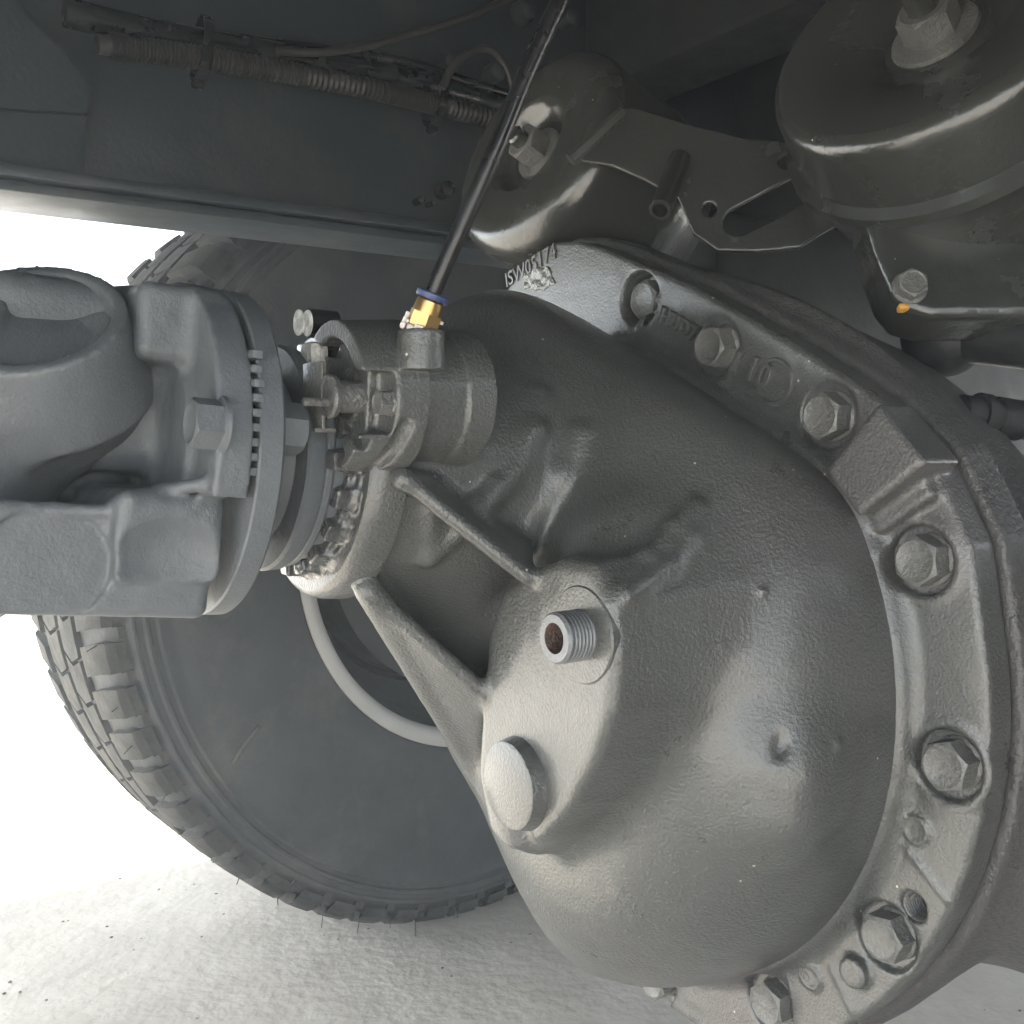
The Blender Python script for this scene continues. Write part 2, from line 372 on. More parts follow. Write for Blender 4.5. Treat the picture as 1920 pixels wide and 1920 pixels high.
# dome over the crown wheel
def dome(x, y, z):
    r = np.sqrt(y * y + z ** 2); n = 2.9; a = np.maximum(x + .006, 0) / .139
    q = (np.maximum(r, 1e-5) / .207) ** n + a ** n
    g = np.sqrt((n * np.maximum(r, 1e-5) ** (n - 1) / .207 ** n) ** 2 + (n * a ** (n - 1) / .139) ** 2)
    return (q - 1) / np.maximum(g, 3.0)
f.put(dome)
def slant(x, y, z): return -((1.17 * x - .76 * y - .65 * z) - .212) / 1.54      # flattened lower flank
f.put(slant, op='cut', k=.03)
# pinion neck
f.cone(P(.052), P(.066), .0725, .072, k=.001)
f.cone(P(.056), P(.17), .068, .070, k=.006)
f.cone(P(.16), P(.215), .068, .086, k=.02, flat=False)
f.cone(P(.110, 0, -.01), face(960, 1330, .080), .050, .040, k=.03, flat=False)
f.ball((.075, -.035, .128), (.105, .095, .112), k=.022)
f.cone((.02, .035, .088), (.080, .025, .105), .086, .060, k=.010, flat=False)
f.put(lambda x, y, z: -(.446 * y + .895 * z - .181 - .30 * x) / 1.04, op='cut', k=.014)      # flattened upper flank
f.ball(face(1190, 1120, .105), (.034, .040, .046), k=.035)
# face pad with the plug and the round boss
pad = [face(*p, .158) for p in ((893, 1450), (903, 1300), (912, 1190), (940, 1110), (985, 1075), (1050, 1046), (1112, 1056), (1146, 1130), (1153, 1230), (1142, 1340), (1112, 1430), (1070, 1510), (1020, 1570), (960, 1610), (915, 1560))]
f.poly([(p.y, p.z) for p in pad], .05, .158, r=.005, k=.012, slope=.12)
# ribs
f.path([(808, 955), (803, 1045), (868, 992)], -.001, .0040, .005)
f.tri(face(755, 897, .220), face(985, 1080, .162), face(985, 960, .110), .0042, k=.006)
f.tri(face(755, 897, .220), face(985, 960, .110), face(800, 960, .12), .0042, k=.006)
f.tri(face(690, 1106, .222), face(908, 1300, .158), face(893, 1440, .120), .0045, k=.006)
f.tri(face(690, 1106, .222), face(893, 1440, .120), face(800, 1150, .12), .005, k=.01)
# hollow round the pad, valley between neck and dome
# vein-like ribs on the neck
f.path([(1010, 745), (1000, 810), (950, 900), (900, 965)], -.0030, .0058, .006)
f.path([(925, 905), (893, 950)], -.002, .004, .005)
f.path([(1085, 815), (1050, 890), (990, 985)], -.0036, .0058, .007)
# leaf-shaped ridge and small dimple on the dome
LEAF = [[f.hit(*q, -.0004) for q in row] for row in ([(1170, 1110), (1212, 1046), (1262, 988), (1304, 953)], [(1176, 1114), (1250, 1064), (1292, 1008), (1304, 953)])]
for row in LEAF:
    for a, b in zip(row[:-1], row[1:]): f.cone(a, b, .0029, k=.006, flat=False)
f.path([(1470, 1440), (1462, 1500)], -.0155, .020, .03)
f.ball(f.hit(1460, 1395, .002), (.005, .003, .007), k=.004, op='cut')
for px_, py_, r_ in ((1352, 1210, .002), (1432, 1108, .0016), (1545, 1210, .0016), (1570, 1395, .0024)):
    f.ball(f.hit(px_, py_), r_, k=.002)
f.ball(f.hit(966, 1592, .006), (.010, .008, .016), k=.012, op='cut')
# collar where the cylinder bolts on
f.cone(face(850, 770, .150), face(850, 770, .128), .040, .043, k=.008)
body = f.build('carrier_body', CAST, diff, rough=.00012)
del f

# mounting flange
def circ(r, a0, a1, n, c=(0, 0)): return [(c[0] + r * math.cos(R(a0 + (a1 - a0) * i / n)), c[1] + r * math.sin(R(a0 + (a1 - a0) * i / n))) for i in range(n + 1)]
OUT = [(-.160, .262), (-.124, .284), (-.096, .288), (-.068, .284), (-.041, .275), (.048, .238), (.133, .194), (.186, .163), (.215, .136), (.239, .092)] + circ(.2515, 12, -66, 14) + [(.075, -.2365), (-.075, -.2365)] + circ(.2515, -112, -210, 16)
BOLTS = [(1190, 560), (1335, 650), (1545, 780), (1718, 1052), (1770, 1437), (1652, 1760), (1437, 1884), (1222, 1838)]
f = Field((-.024, -.27, -.262), (.030, .27, .298), .0017)
f.poly(OUT, -.021, .0, r=.003)
inner = circ(.210, 60, -200, 40)
cb = [(y_, min(z_, (.186 - .446 * y_) / .895)) for y_, z_ in circ(.2085, 0, 360, 60)[:-1]]
f.poly(cb, -.001, .010, r=.004, k=.006, slope=.5)
blk = [face(*p, .020) for p in ((1644, 757), (1736, 868), (1608, 968), (1543, 882))]
f.poly([(p.y, p.z) for p in blk], -.010, .020, r=.0025, k=.003)
blk = [face(*p, .006) for p in ((1700, 815), (1752, 930), (1650, 1000), (1600, 980))]
f.poly([(p.y, p.z) for p in blk], -.010, .007, r=.0025, k=.003)
for i, (bx, by) in enumerate(BOLTS):
    p = face(bx, by, .004); f.cone((-.0045 if i not in (1, 2) else -.002, p.y, p.z), (.03, p.y, p.z), .0178, op='cut', k=.0025)
    if i == 0: f.cone((-.013, p.y, p.z), (.03, p.y, p.z), .0165, op='cut', k=.003)
    if i in (3, 4): f.cone((-.015, p.y, p.z), (.0008, p.y, p.z), .0225, k=.002); f.cone((-.004, p.y, p.z), (.03, p.y, p.z), .0178, op='cut', k=.002)
for (bx, by, r, h) in ((1608, 1820, .0085, .006), (1718, 1555, .0075, .0022), (1520, 1830, .0075, .002)):
    p = face(bx, by, .0); f.cone((-.01, p.y, p.z), (h, p.y, p.z), r, k=.001)
    if h < .005: f.cone((h - .0012, p.y, p.z), (.02, p.y, p.z), r - .0018, op='cut', k=.0008)
p = face(1712, 1702, .0); THR = p.copy(); f.cone((-.03, p.y, p.z), (.02, p.y, p.z), .0078, op='cut', k=.001)
# raised lines of the casting
for a, b in (((1232, 560), (1195, 612)), ((1383, 660), (1357, 722)), ((1700, 1590), (1778, 1690)), ((1480, 1830), (1490, 1910)), ((1560, 1815), (1600, 1900))):
    p, q = face(*a, 0), face(*b, 0); f.cone((-.0004, p.y, p.z), (-.0004, q.y, q.z), .0018, k=.002, flat=False)
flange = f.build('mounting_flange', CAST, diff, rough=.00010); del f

def hex_bolt(name, af, h, washer=0, shank=0, mat=BOLT, parent=None, m=None, dish=True):
    mb = MB(); rc = af / math.sqrt(3); z0 = 0
    if washer: mb.lathe([(0, 0), (0, washer), (h * .14, washer * .97), (h * .22, rc * .9)], n=32); z0 = h * .16
    hexp = [(rc * math.cos(R(60 * i)), rc * math.sin(R(60 * i))) for i in range(6)]
    # chamfered head: prism, then a turned top
    N_ = 48; vs = []; fs = []
    def hr(t): return (af / 2) / math.cos((t + math.pi / 6) % (math.pi / 3) - math.pi / 6)
    ring = lambda x, fn: [(x, fn(2 * math.pi * i / N_) * math.cos(2 * math.pi * i / N_), fn(2 * math.pi * i / N_) * math.sin(2 * math.pi * i / N_)) for i in range(N_)]
    rows = [ring(z0, hr), ring(z0 + .001, hr)]
    rows.append([(z0 + h - max(0, (hr(2 * math.pi * i / N_) - af * .47)) * .6, hr(2 * math.pi * i / N_) * math.cos(2 * math.pi * i / N_), hr(2 * math.pi * i / N_) * math.sin(2 * math.pi * i / N_)) for i in range(N_)])
    rows.append(ring(z0 + h, lambda t: af * .455))
    rows.append(ring(z0 + h - (.0006 if dish else 0), lambda t: af * .40)); rows.append(ring(z0 + h - (.0009 if dish else 0), lambda t: af * .05))
    vs = [v for r_ in rows for v in r_]
    for k in range(len(rows) - 1):
        for i in range(N_): fs.append((k * N_ + i, k * N_ + (i + 1) % N_, (k + 1) * N_ + (i + 1) % N_, (k + 1) * N_ + i))
    fs.append([(len(rows) - 1) * N_ + i for i in range(N_)]); mb.add(vs, fs)
    if shank: mb.lathe([(-shank, 0), (-shank, af * .3), (0, af * .3)], n=20)
    return mb.build(name, mat, parent, 28, m)
def rotx(a): return Matrix.Rotation(a, 4, 'X')
proto = None
for i, (bx, by) in enumerate(BOLTS):
    p = face(bx, by, .008); m = Matrix.Translation((-.0043 if i > 2 else (-.0018 if i else -.012), p.y, p.z)) @ rotx(R(rng.uniform(0, 60)))
    proto = hex_bolt('flange_bolt', .0228, .0120, washer=.0138, parent=diff, m=m) if proto is None else again(proto, diff, m)
mb = MB()
for k in range(8): mb.lathe([(-.003 - k * .0019, .0080), (-.0038 - k * .0019, .0070), (-.0046 - k * .0019, .0080)], n=28)
mb.lathe([(-.019, 0), (-.019, .0079)], n=28)
mb.build('threaded_hole', BOLT, diff, m=Matrix.Translation((0, THR.y, THR.z)))

# plug, washer and boss on the face pad
def turned(name, prof, mat, parent, m, n=56): mb = MB(); mb.lathe(prof, n=n); return mb.build(name, mat, parent, 32, m)
pp = face(1092, 1190, .1575)
MPLUG = Matrix.Translation(pp) @ Matrix.Rotation(R(0), 4, 'Z')
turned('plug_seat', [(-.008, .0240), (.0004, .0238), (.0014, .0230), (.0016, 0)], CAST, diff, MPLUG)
pr = [(0, .0124)]
for k in range(6): x = .002 + k * .0021; pr += [(x, .0124), (x + .0007, .0119), (x + .0014, .0119), (x + .0020, .0124)]
pr += [(.0155, .0124), (.0170, .0112), (.0170, .0074)]
plug = turned('threaded_plug', pr, PLUGM, diff, MPLUG)
mb = MB(); mb.prism([(.0073 * (1.0 if i % 2 else .86) * math.cos(R(30 * i)), .0073 * (1.0 if i % 2 else .86) * math.sin(R(30 * i))) for i in range(12)], .006, .0062)
mb.lathe([(.0169, .0075), (.0163, .0072), (.006, .0068)], n=24)
mb.build('plug_socket', RUST, plug, 30)
bp_ = face(975, 1468, .158)
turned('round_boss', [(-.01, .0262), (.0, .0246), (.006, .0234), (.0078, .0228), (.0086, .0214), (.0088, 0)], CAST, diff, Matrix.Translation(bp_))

# pinion end: seal cover, sealed ring nut, drive flange
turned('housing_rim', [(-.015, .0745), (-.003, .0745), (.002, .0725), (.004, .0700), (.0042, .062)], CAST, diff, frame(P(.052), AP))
f = Field((-.004, -.070, -.070), (.028, .070, .070), .0011)
f.cone((0, 0, 0), (.0125, 0, 0), .0600); f.cone((.01, 0, 0), (.024, 0, 0), .0515, k=.002)
for i in range(20):
    a = R(18 * i + rng.uniform(-2, 2)); c, s_ = math.cos(a), math.sin(a); M3 = ((1, 0, 0), (0, c, s_), (0, -s_, c))
    f.box((.0125, c * .058, s_ * .058), (.0055, .0045, .0052), M=M3, r=.001, k=.003)
    f.box((.002 + rng.uniform(0, .002), c * .0625, s_ * .0625), (.0035, .0040, .0065), M=M3, r=.001, k=.003)
    f.cone((.006 + rng.uniform(-.002, .003), c * .0615, s_ * .0615), (.006, math.cos(a + .2) * .062, math.sin(a + .2) * .062), .0022, k=.003, flat=False)
f.build('ring_nut', SEAL, diff, frame(P(.054), AP), rough=.00028); del f
turned('seal_cover', [(-.012, .055), (.004, .0560), (.0055, .0572), (.008, .0572), (.010, .0555), (.011, .050), (.011, .046), (.026, .044)], SHAFT, diff, frame(P(.040), AP), 72)
turned('dust_ring', [(-.006, .0575), (-.004, .059), (.003, .060), (.0045, .0585), (.0048, .045)], SHAFT, diff, frame(P(.0245), AP), 72)

# ------------------------------------------------------------ shift cylinder beside the pinion, its fitting and hose
CY = face(722, 744, .222); CYL = Vector((.222, CY.y, CY.z)); print('CYL', CYL)
lock = tag(bpy.data.objects.new('lock_cylinder', None), None); COL.objects.link(lock); lock.parent = diff; lock.matrix_local = Matrix.Translation(CYL) @ Matrix.Diagonal((.93, .93, .93, 1))
f = Field((-.055, -.048, -.050), (.034, .062, .052), .0009)
f.cone((-.046, 0, 0), (-.004, 0, 0), .0355, .0350, k=.001)
f.cone((-.047, .0, 0), (-.031, .0, 0), .0378, .0366, k=.002)
f.cone((-.005, 0, 0), (.031, 0, 0), .0410, .0385, k=.0015)
# castellated mouth: pockets for the clamp bolts, hollow centre
f.cone((.0205, 0, 0), (.05, 0, 0), .0290, op='cut', k=.002)
f.cone((.004, 0, 0), (.0225, 0, 0), .0130, k=.002)
for a in (-8, 150):
    c, s_ = math.cos(R(a)), math.sin(R(a))
    f.box((.030, c * .034, s_ * .034), (.0165, .014, .0155), M=((1, 0, 0), (0, c, s_), (0, -s_, c)), r=.003, op='cut', k=.002)
for a in (160, 190, 280, 318):
    c, s_ = math.cos(R(a)), math.sin(R(a)); f.box((.030, c * .036, s_ * .036), (.006, .008, .0035), M=((1, 0, 0), (0, c, s_), (0, -s_, c)), r=.001, op='cut', k=.0015)
f.inv = (MD @ Matrix.Translation(CYL) @ Matrix.Diagonal((.93, .93, .93, 1))).inverted()
f.path([(700, 880), (738, 846), (762, 800)], .0012, .0042, .002, 'cut')
f.path([(640, 850), (655, 800)], .0, .003, .002, 'cut')
# boss for the hose fitting
FB = (MDI @ at(790, 642, .478) - CYL) / .93
f.cone((FB.x, FB.y, FB.z - .014), (FB.x, FB.y, FB.z + .0060), .0124, .0118, k=.0016)
f.cone((FB.x, FB.y, FB.z + .001), (FB.x, FB.y, FB.z + .02), .0082, op='cut', k=.0005)
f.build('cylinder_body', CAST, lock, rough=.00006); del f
for a in (-8, 150):
    hex_bolt('clamp_bolt', .0112, .0068, washer=.0068, parent=lock, m=Matrix.Translation((.0135, .0325 * math.cos(R(a)), .0325 * math.sin(R(a)))) @ rotx(R(20)))
ST = Matrix.Translation((.0, .0, .0))
turned('stud_disc', [(.012, .0082), (.0305, .0082), (.0308, .0105), (.0335, .0112), (.0350, .0104), (.0352, .0082), (.0345, .0075), (.0345, 0)], BOLT, lock, Matrix.Translation((.004, .0115, -.001)))
turned('stud_pin', [(.030, .0022), (.0475, .0022), (.048, .0018), (.048, 0)], BOLT, lock, Matrix.Translation((.004, .0125, -.004)), 20)
mb = MB(); mb.box((.0380, -.006, -.001), (.0022, .024, .036), bev=.0008); mb.box((.0370, .004, -.018), (.012, .004, .0025), bev=.0008)
mb.build('locking_plate', BOLT, lock, 30)
# silvered clip with its rubber grommets above the mouth of the cylinder
CLM = frame(MDI @ at(592, 607, .520), (1, 0, 0)) @ Matrix.Diagonal((.9, 1.15, 1.15, 1))
clip = MB(); clip.box((0, -.002, -.016), (.012, .013, .016), bev=.003); clip.box((0, .002, -.026), (.006, .006, .012), bev=.002); clip.box((.005, -.006, -.026), (.006, .004, .010), bev=.0015)
clip_o = clip.build('retaining_clip', ZINC, diff, 30, CLM)
mb = MB(); mb.lathe([(-.012, 0), (-.012, .0062), (.0045, .0064), (.0048, .0060), (.0048, 0)], n=28); mb.build('rubber_grommet', HOSE, clip_o, 30)
mb = MB(); mb.lathe([(.0046, .0058), (.0054, .0056), (.0056, 0)], n=28); mb.lathe([(.0095, 0), (.0095, .0055), (.0105, .0057), (.0109, 0)], n=28); mb.box((-.008, -.0062, .0045), (.008, .006, .005), bev=.002); mb.build('silvered_disc', ZINC, clip_o, 30)
# brass push-in fitting with blue release collar
FT = MD @ (CYL + FB * .93 + Vector((0, 0, .0068)))
hose_pts = [at(803, 572, .475), at(822, 525, .473), at(868, 420, .468), at(925, 290, .463), at(990, 130, .460), at(1050, 0, .458), at(1085, -90, .457)]
axf = (hose_pts[1] - FT).normalized()
fit = thing('hose_fitting', frame(FT, axf, (1, 0, 0)), 'small brass push-in air fitting with blue collar on top of the shift cylinder', 'fitting')
fm = MB()
hexp = [(.0078 * math.cos(R(60 * i + 15)), .0078 * math.sin(R(60 * i + 15))) for i in range(6)]
fm.lathe([(-.004, 0), (-.004, .0058), (.0008, .0058)], n=32); fm.prism(hexp, .0006, .0072); fm.lathe([(.0072, .0068), (.0082, .0068), (.0130, .0064), (.0140, .0056), (.0140, 0)], n=36)
fm.build('brass_body', BRASS, fit, 30)
mb = MB(); mb.lathe([(.0139, .0045), (.0139, .0074), (.0146, .0078), (.0166, .0078), (.0172, .0072), (.0172, .0040)], n=36); mb.build('release_collar', BLUE, fit, 30)
tp = MB()
for i in range(60):
    a = rng.uniform(0, 6.28); c = Vector((rng.uniform(-.0022, .0012) + (rng.random() < .25) * rng.uniform(0, .007), .0083 * math.cos(a), .0083 * math.sin(a)))
    tp.box(c, (rng.uniform(.0008, .003), rng.uniform(.001, .003), rng.uniform(.001, .0026)), Matrix.Rotation(rng.uniform(-.5, .5), 4, 'X'), bev=.0003)
tp.build('thread_tape', TAPE, fit, 40)
mb = MB(); mb.tube(spline([FT + axf * .013] + hose_pts, 60), .0041, 16); tag(mb.build('air_hose', HOSE, None, 60), 'black nylon air hose rising from the brass fitting past the small canister', 'hose')

# ------------------------------------------------------------ propeller shaft end: drive flanges and universal joint
MPW = MD @ MPF                                   # pinion frame in the world
turned('drive_flange', [(-.028, .040), (-.026, .050), (-.014, .056), (-.0142, .0790), (-.0130, .0815), (-.0118, .0825), (-.0020, .0825), (-.0012, .0815), (-.0012, 0)], SHAFT, diff, MPF, 96)
tb = MB(); tb.box((0, 0, 0), (.0048, .1600, .0036), bev=.0004); tooth = None
for i in range(9):
    m_ = MPF @ Matrix.Translation((-.0001, 0, -.008 + i * .0066)) @ Matrix.Diagonal((1, 1 if i < 7 else .94, 1, 1))
    tooth = tb.build('flange_tooth', SHAFT, diff, 30, m_) if tooth is None else again(tooth, diff, m_)
prop = thing('propeller_shaft', MPW, 'thick grey propeller shaft yoke bolted to the differential drive flange', 'propeller shaft')
f = Field((-.001, -.095, -.100), (.235, .095, .100), .0016)
def rim(x, y, z):
    d = np.maximum(np.sqrt(y * y + z * z) - .0822, np.abs(x - .0100) - .0080)
    return np.maximum(d, -(z + .020) * .9 - .0)      # cut flat on its lower side
f.put(rim)
f.cone((.012, 0, 0), (.022, 0, 0), .058, .05, k=.004)
# lower arm
f.box((.085, .004, -.052), (.078, .052, .0235), M=((1, 0, .03), (0, 1, 0), (-.03, 0, 1)), r=.006, k=.004)
f.box((.030, .008, -.040), (.024, .058, .020), r=.006, k=.005)
f.cone((.150, .0, -.020), (.150, .0, -.0775), .050, .048, k=.010)
f.inv = MPW.inverted()
q = f.hit(90, 1060, 0); f.cone(q + Vector((0, -.0022, 0)), q + Vector((0, .02, 0)), .0255, .0275, op='cut', k=.0012)
q = f.hit(318, 1062, 0); f.ball(q + Vector((0, .006, 0)), (.030, .014, .024), k=.0015, op='cut')
f.path([(205, 958), (245, 936), (300, 922), (392, 905)], -.0012, .0032, .003)
f.path([(0, 950), (100, 955), (205, 958)], -.0012, .0028, .003)
# upper arm (far side of the joint)
f.box((.052, -.028, .032), (.050, .040, .044), r=.012, k=.012)
f.box((.024, -.01, .058), (.020, .050, .018), r=.006, k=.008)
f.box((.085, -.045, -.012), (.055, .022, .028), r=.010, k=.01)
f.box((.095, -.035, .052), (.05, .022, .022), r=.010, k=.012)
lp = f.build('flange_yoke', SHAFT, prop, rough=.00012); del f
# second yoke, turned, coming from the far end of the shaft
bc = MPW.inverted() @ at(52, 592, .455); bn = (MPW.to_3x3().inverted() @ camdir(.10, -.70, .71)).normalized()
f = Field((.03, -.12, -.095), (.34, .13, .17), .0019)
print('bc', bc, 'bn', bn)
f.cone(bc, bc - bn * .042, .0420, .047, k=.006)
f.cone(bc + bn * -.012, bc + bn * .004, .0350, op='cut', k=.0015)
f.ball(bc - bn * .045 + Vector((.002, -.012, -.004)), (.050, .048, .036), k=.02)
f.cone(bc + Vector((.015, -.040, -.030)), bc + Vector((.020, -.034, -.105)), .038, .040, k=.02, flat=False)
f.cone(bc + Vector((.045, -.02, -.055)), bc + Vector((.20, -.02, -.06)), .040, .050, k=.03, flat=False)
f.build('shaft_yoke', SHAFT, prop, rough=.00012); del f
mb = MB(); mb.lathe([(-.012, 0), (-.012, .0338), (-.0108, .0338), (-.0104, .031), (-.011, .0)], n=56)
mb.build('bearing_cap', SHAFT, prop, 30, frame(bc, bn, (1, 0, 0)))
mb = MB(); mb.tube([(.150, 0, -.03), (.150, 0, .06)], .017, 24); mb.tube([Vector((.150, 0, .0)), bc - bn * .050], .017, 24); mb.build('joint_cross', SHAFT, prop, 40)
for (px_, py_, xx, af) in ((392, 795, .0150, .022), (330, 602, .0150, .021)):
    p = MPW.inverted() @ (EYE + (at(px_, py_, 1) - EYE) * 1); r_ = MPW.to_3x3().inverted() @ (at(px_, py_, 1) - EYE); o_ = MPW.inverted() @ EYE
    q = o_ + r_ * ((xx + .006 - o_.x) / r_.x)
    hex_bolt('flange_bolt', af * .9, .0125, washer=.0130, mat=SHAFT, parent=prop, m=Matrix.Translation((xx, q.y, q.z)) @ rotx(R(12)))
# nut on the rear side of the drive flange
q = C - AP * 0; r_ = (MPF.inverted() @ MDI).to_3x3() @ (at(560, 806, 1) - EYE); o_ = (MPF.inverted() @ MDI) @ EYE; q = o_ + r_ * ((-.028 - o_.x) / r_.x)
hex_bolt('flange_nut', .022, .0150, mat=SHAFT, parent=diff, m=MPF @ Matrix.Translation((-.014, q.y, q.z)) @ Matrix.Rotation(math.pi, 4, 'Z') @ rotx(R(10)), dish=False)

# ------------------------------------------------------------ axle housing behind the flange
axle = thing('axle_housing', MD, 'dark grey axle housing behind the bolted differential flange', 'axle housing')
f = Field((-.30, -.32, -.30), (-.020, .42, .31), .0032)
f.poly([(a * 1.02, b * 1.02) for a, b in OUT], -.046, -.0215, r=.002)
f.cone((-.14, 0, 0), (-.04, 0, 0), .225, .245, k=.02)
f.ball((-.12, 0, -.01), (.13, .235, .215), k=.02)
f.box((-.14, .20, -.03), (.085, .25, .130), r=.06, k=.04)
lg = [face(a, b, -.05) for a, b in ((1700, 860), (1700, 770), (1745, 768), (1790, 792), (1826, 850), (1818, 886), (1795, 905), (1770, 960))]
f.poly([(p.y, p.z) for p in lg], -.066, -.046, r=.005, k=.003)
lg = [face(a, b, -.04) for a, b in ((1700, 860), (1715, 785), (1745, 778), (1775, 800), (1800, 850), (1795, 880), (1780, 900), (1760, 930))]
f.poly([(p.y, p.z) for p in lg], -.062, -.040, r=.004, k=.002)
f.build('housing', CASTR, axle, rough=.0002); del f
mb = MB()
for (px_, py_) in ((1885, 1690), (1905, 1620)):
    p = face(px_, py_, -.05); mb.box((-.055, p.y, p.z), (.03, .02, .018), bev=.004)
mb.build('housing_lug', CASTR, axle, 30)

# ------------------------------------------------------------ road wheel behind, on the far side of the truck
AZW = R(39); WC = at(902, 1004, 1.452); WR = .541; WC.z = WR - .004
AW = Vector((-math.cos(AZW), -math.sin(AZW), 0)); VW = Vector((math.sin(AZW), -math.cos(AZW), 0))
MW = frame(WC, VW)
wheel = thing('road_wheel', MW, 'big black truck wheel with dusty lugged tyre and pale rim edge standing on the ground', 'wheel')
tyre = bpy.data.objects.new('tyre', None)
prof = [(-.012, .283), (.004, .287), (.010, .296), (.012, .312), (.020, .345), (.027, .385), (.028, .42), (.024, .452), (.0205, .468), (.0225, .471), (.0225, .4735), (.0175, .476), (.0170, .4815), (.0205, .4835), (.0205, .4870), (.0150, .4895), (.0140, .496), (.0165, .498), (.0165, .501), (.008, .507), (.004, .517), (-.004, .524),
        (-.015, .529), (-.14, .534), (-.265, .529), (-.276, .524), (-.284, .517), (-.29, .50), (-.30, .42), (-.29, .32), (-.27, .285)]
mb = MB(); mb.lathe(prof, n=200); tyre_o = mb.build('tyre', RUB, wheel, 50)
tb = MB(); NP = 62
def wp(x, r, a): return Vector((x, -r * math.sin(a), r * math.cos(a)))
def block(xs, r0, r1, a0, a1, sk=0.0, n=3):
    vs = []; fs = []
    for j, rr in enumerate((r0, r1)):
        for i in range(n + 1):
            a = a0 + (a1 - a0) * i / n
            for x, dr, da in xs: vs.append(wp(x, rr + (dr if j else 0), a + da + (sk if not j else 0)))
    m = len(xs); L = (n + 1) * m
    for i in range(n):
        for q in range(m - 1): fs.append((L + i * m + q, L + (i + 1) * m + q, L + (i + 1) * m + q + 1, L + i * m + q + 1))
        for q in (0, m - 1): fs.append((i * m + q, (i + 1) * m + q, L + (i + 1) * m + q, L + i * m + q))
    for q in range(m - 1):
        for i in (0, n): fs.append((i * m + q, i * m + q + 1, L + i * m + q + 1, L + i * m + q))
    tb.add(vs, fs)
P2 = 2 * math.pi / NP
for i in range(NP):
    a = i * P2; jit = rng.uniform(-.0006, .0006)
    for sgn, off in ((-1, .5),):
        c = -.14
        block([(c + sgn * .156, -.030 + jit, 0), (c + sgn * .146, -.010, 0), (c + sgn * .132, -.003, .0), (c + sgn * .085, 0, P2 * .20)], .500 if False else .522, WR, a + off * P2, a + (off + .66) * P2)
        block([(c + sgn * .1495, -.036, 0), (c + sgn * .140, -.030, 0), (c + sgn * .132, -.020, .0)], .515, WR, a + (off + .70) * P2, a + (off + .95) * P2)
    for x0, x1, off in ((-.205, -.150, .1), (-.135, -.078, .6)):
        block([(x0, -.0015, 0), ((x0 + x1) / 2, 0, P2 * .18), (x1, -.0015, 0)], .522, WR, a + off * P2, a + (off + .90) * P2)
tb.build('tread', TREAD, tyre_o, 30)
for k_, spec in enumerate((([(c + .156, -.030, 0), (c + .146, -.010, 0), (c + .132, -.003, .0), (c + .085, 0, P2 * .20)], .522, 0, .66), ([(c + .1495, -.036, 0), (c + .140, -.030, 0), (c + .132, -.020, .0)], .515, .70, .95))):
    tb = MB(); block(spec[0], spec[1], WR, spec[2] * P2, spec[3] * P2); b0 = tb.build('tread_block', TREAD, tyre_o, 30)
    for i in range(1, NP): again(b0, tyre_o, Matrix.Rotation(i * P2, 4, 'X'))
bl = MB()
for i in range(26):        # rubber hairs left by the mould
    a = R(100 + i * 6.3 + rng.uniform(-2, 2)); p = wp(-.004 + rng.uniform(-.01, .01), .525, a); q = wp(.004 + rng.uniform(-.004, .01), .525 + rng.uniform(.014, .026), a + rng.uniform(-.01, .01)); bl.tube([p, q], .0007, 4)
tag(bl.build('rubber_hair', RUB, tyre_o, 30), kind='stuff')
mb = MB(); mb.tube([wp(.027, .40, R(262)), wp(.027, .45, R(262.5))], .002, 6); mb.build('tyre_scuff', TREAD, tyre_o, 30)
mb = MB(); mb.tube(spline([wp(.0285, .405, R(119)), wp(.0285, .43, R(120)), wp(.026, .455, R(121.5))], 8), .0028, 6)
mb.build('tyre_scuff', TREAD, tyre_o, 30)
mb = MB(); mb.lathe([(0, .0), (.0015, .006), (.0035, .008), (.0035, .0125), (.0, .0145)], n=24); mb.build('tyre_mark', TREAD, tyre_o, 40, frame(MW.inverted() @ at(683, 1454, 1.36), (1, 0, 0)))
mb = MB(); mb.lathe([(-.004, .266), (.003, .268), (.0085, .274), (.0100, .283), (.008, .290), (-.002, .2935)], n=160); mb.build('rim_edge', RIMM, wheel, 50)
mb = MB(); mb.lathe([(-.002, .272), (-.03, .262), (-.10, .250), (-.12, .235), (-.13, .222), (-.15, .218), (-.155, .19), (-.16, .12), (-.15, 0)], n=120); mb.build('rim', DRUM, wheel, 40)
mb = MB(); mb.lathe([(-.14, .212), (-.05, .212), (-.046, .205), (-.046, .165), (-.03, .160), (-.03, .09), (.05, .085), (.30, .080)], n=96); mb.build('brake_drum', DRUM, wheel, 30)

# the wheel on the near side of the same axle, unseen; added to darken the near side
near = wheel.copy(); COL.objects.link(near); near['label'] = 'unseen matching black truck wheel on the near side, added to block light'
for ch in list(wheel.children):
    c_ = ch.copy(); COL.objects.link(c_); c_.parent = near
    for g_ in ch.children: d_ = g_.copy(); COL.objects.link(d_); d_.parent = c_
wheel['group'] = near['group'] = 'wheels of the rear axle'
pc = MD @ Vector((-.32, 1.12, 0)); pc.z = WC.z; near.matrix_world = frame(pc, -V)

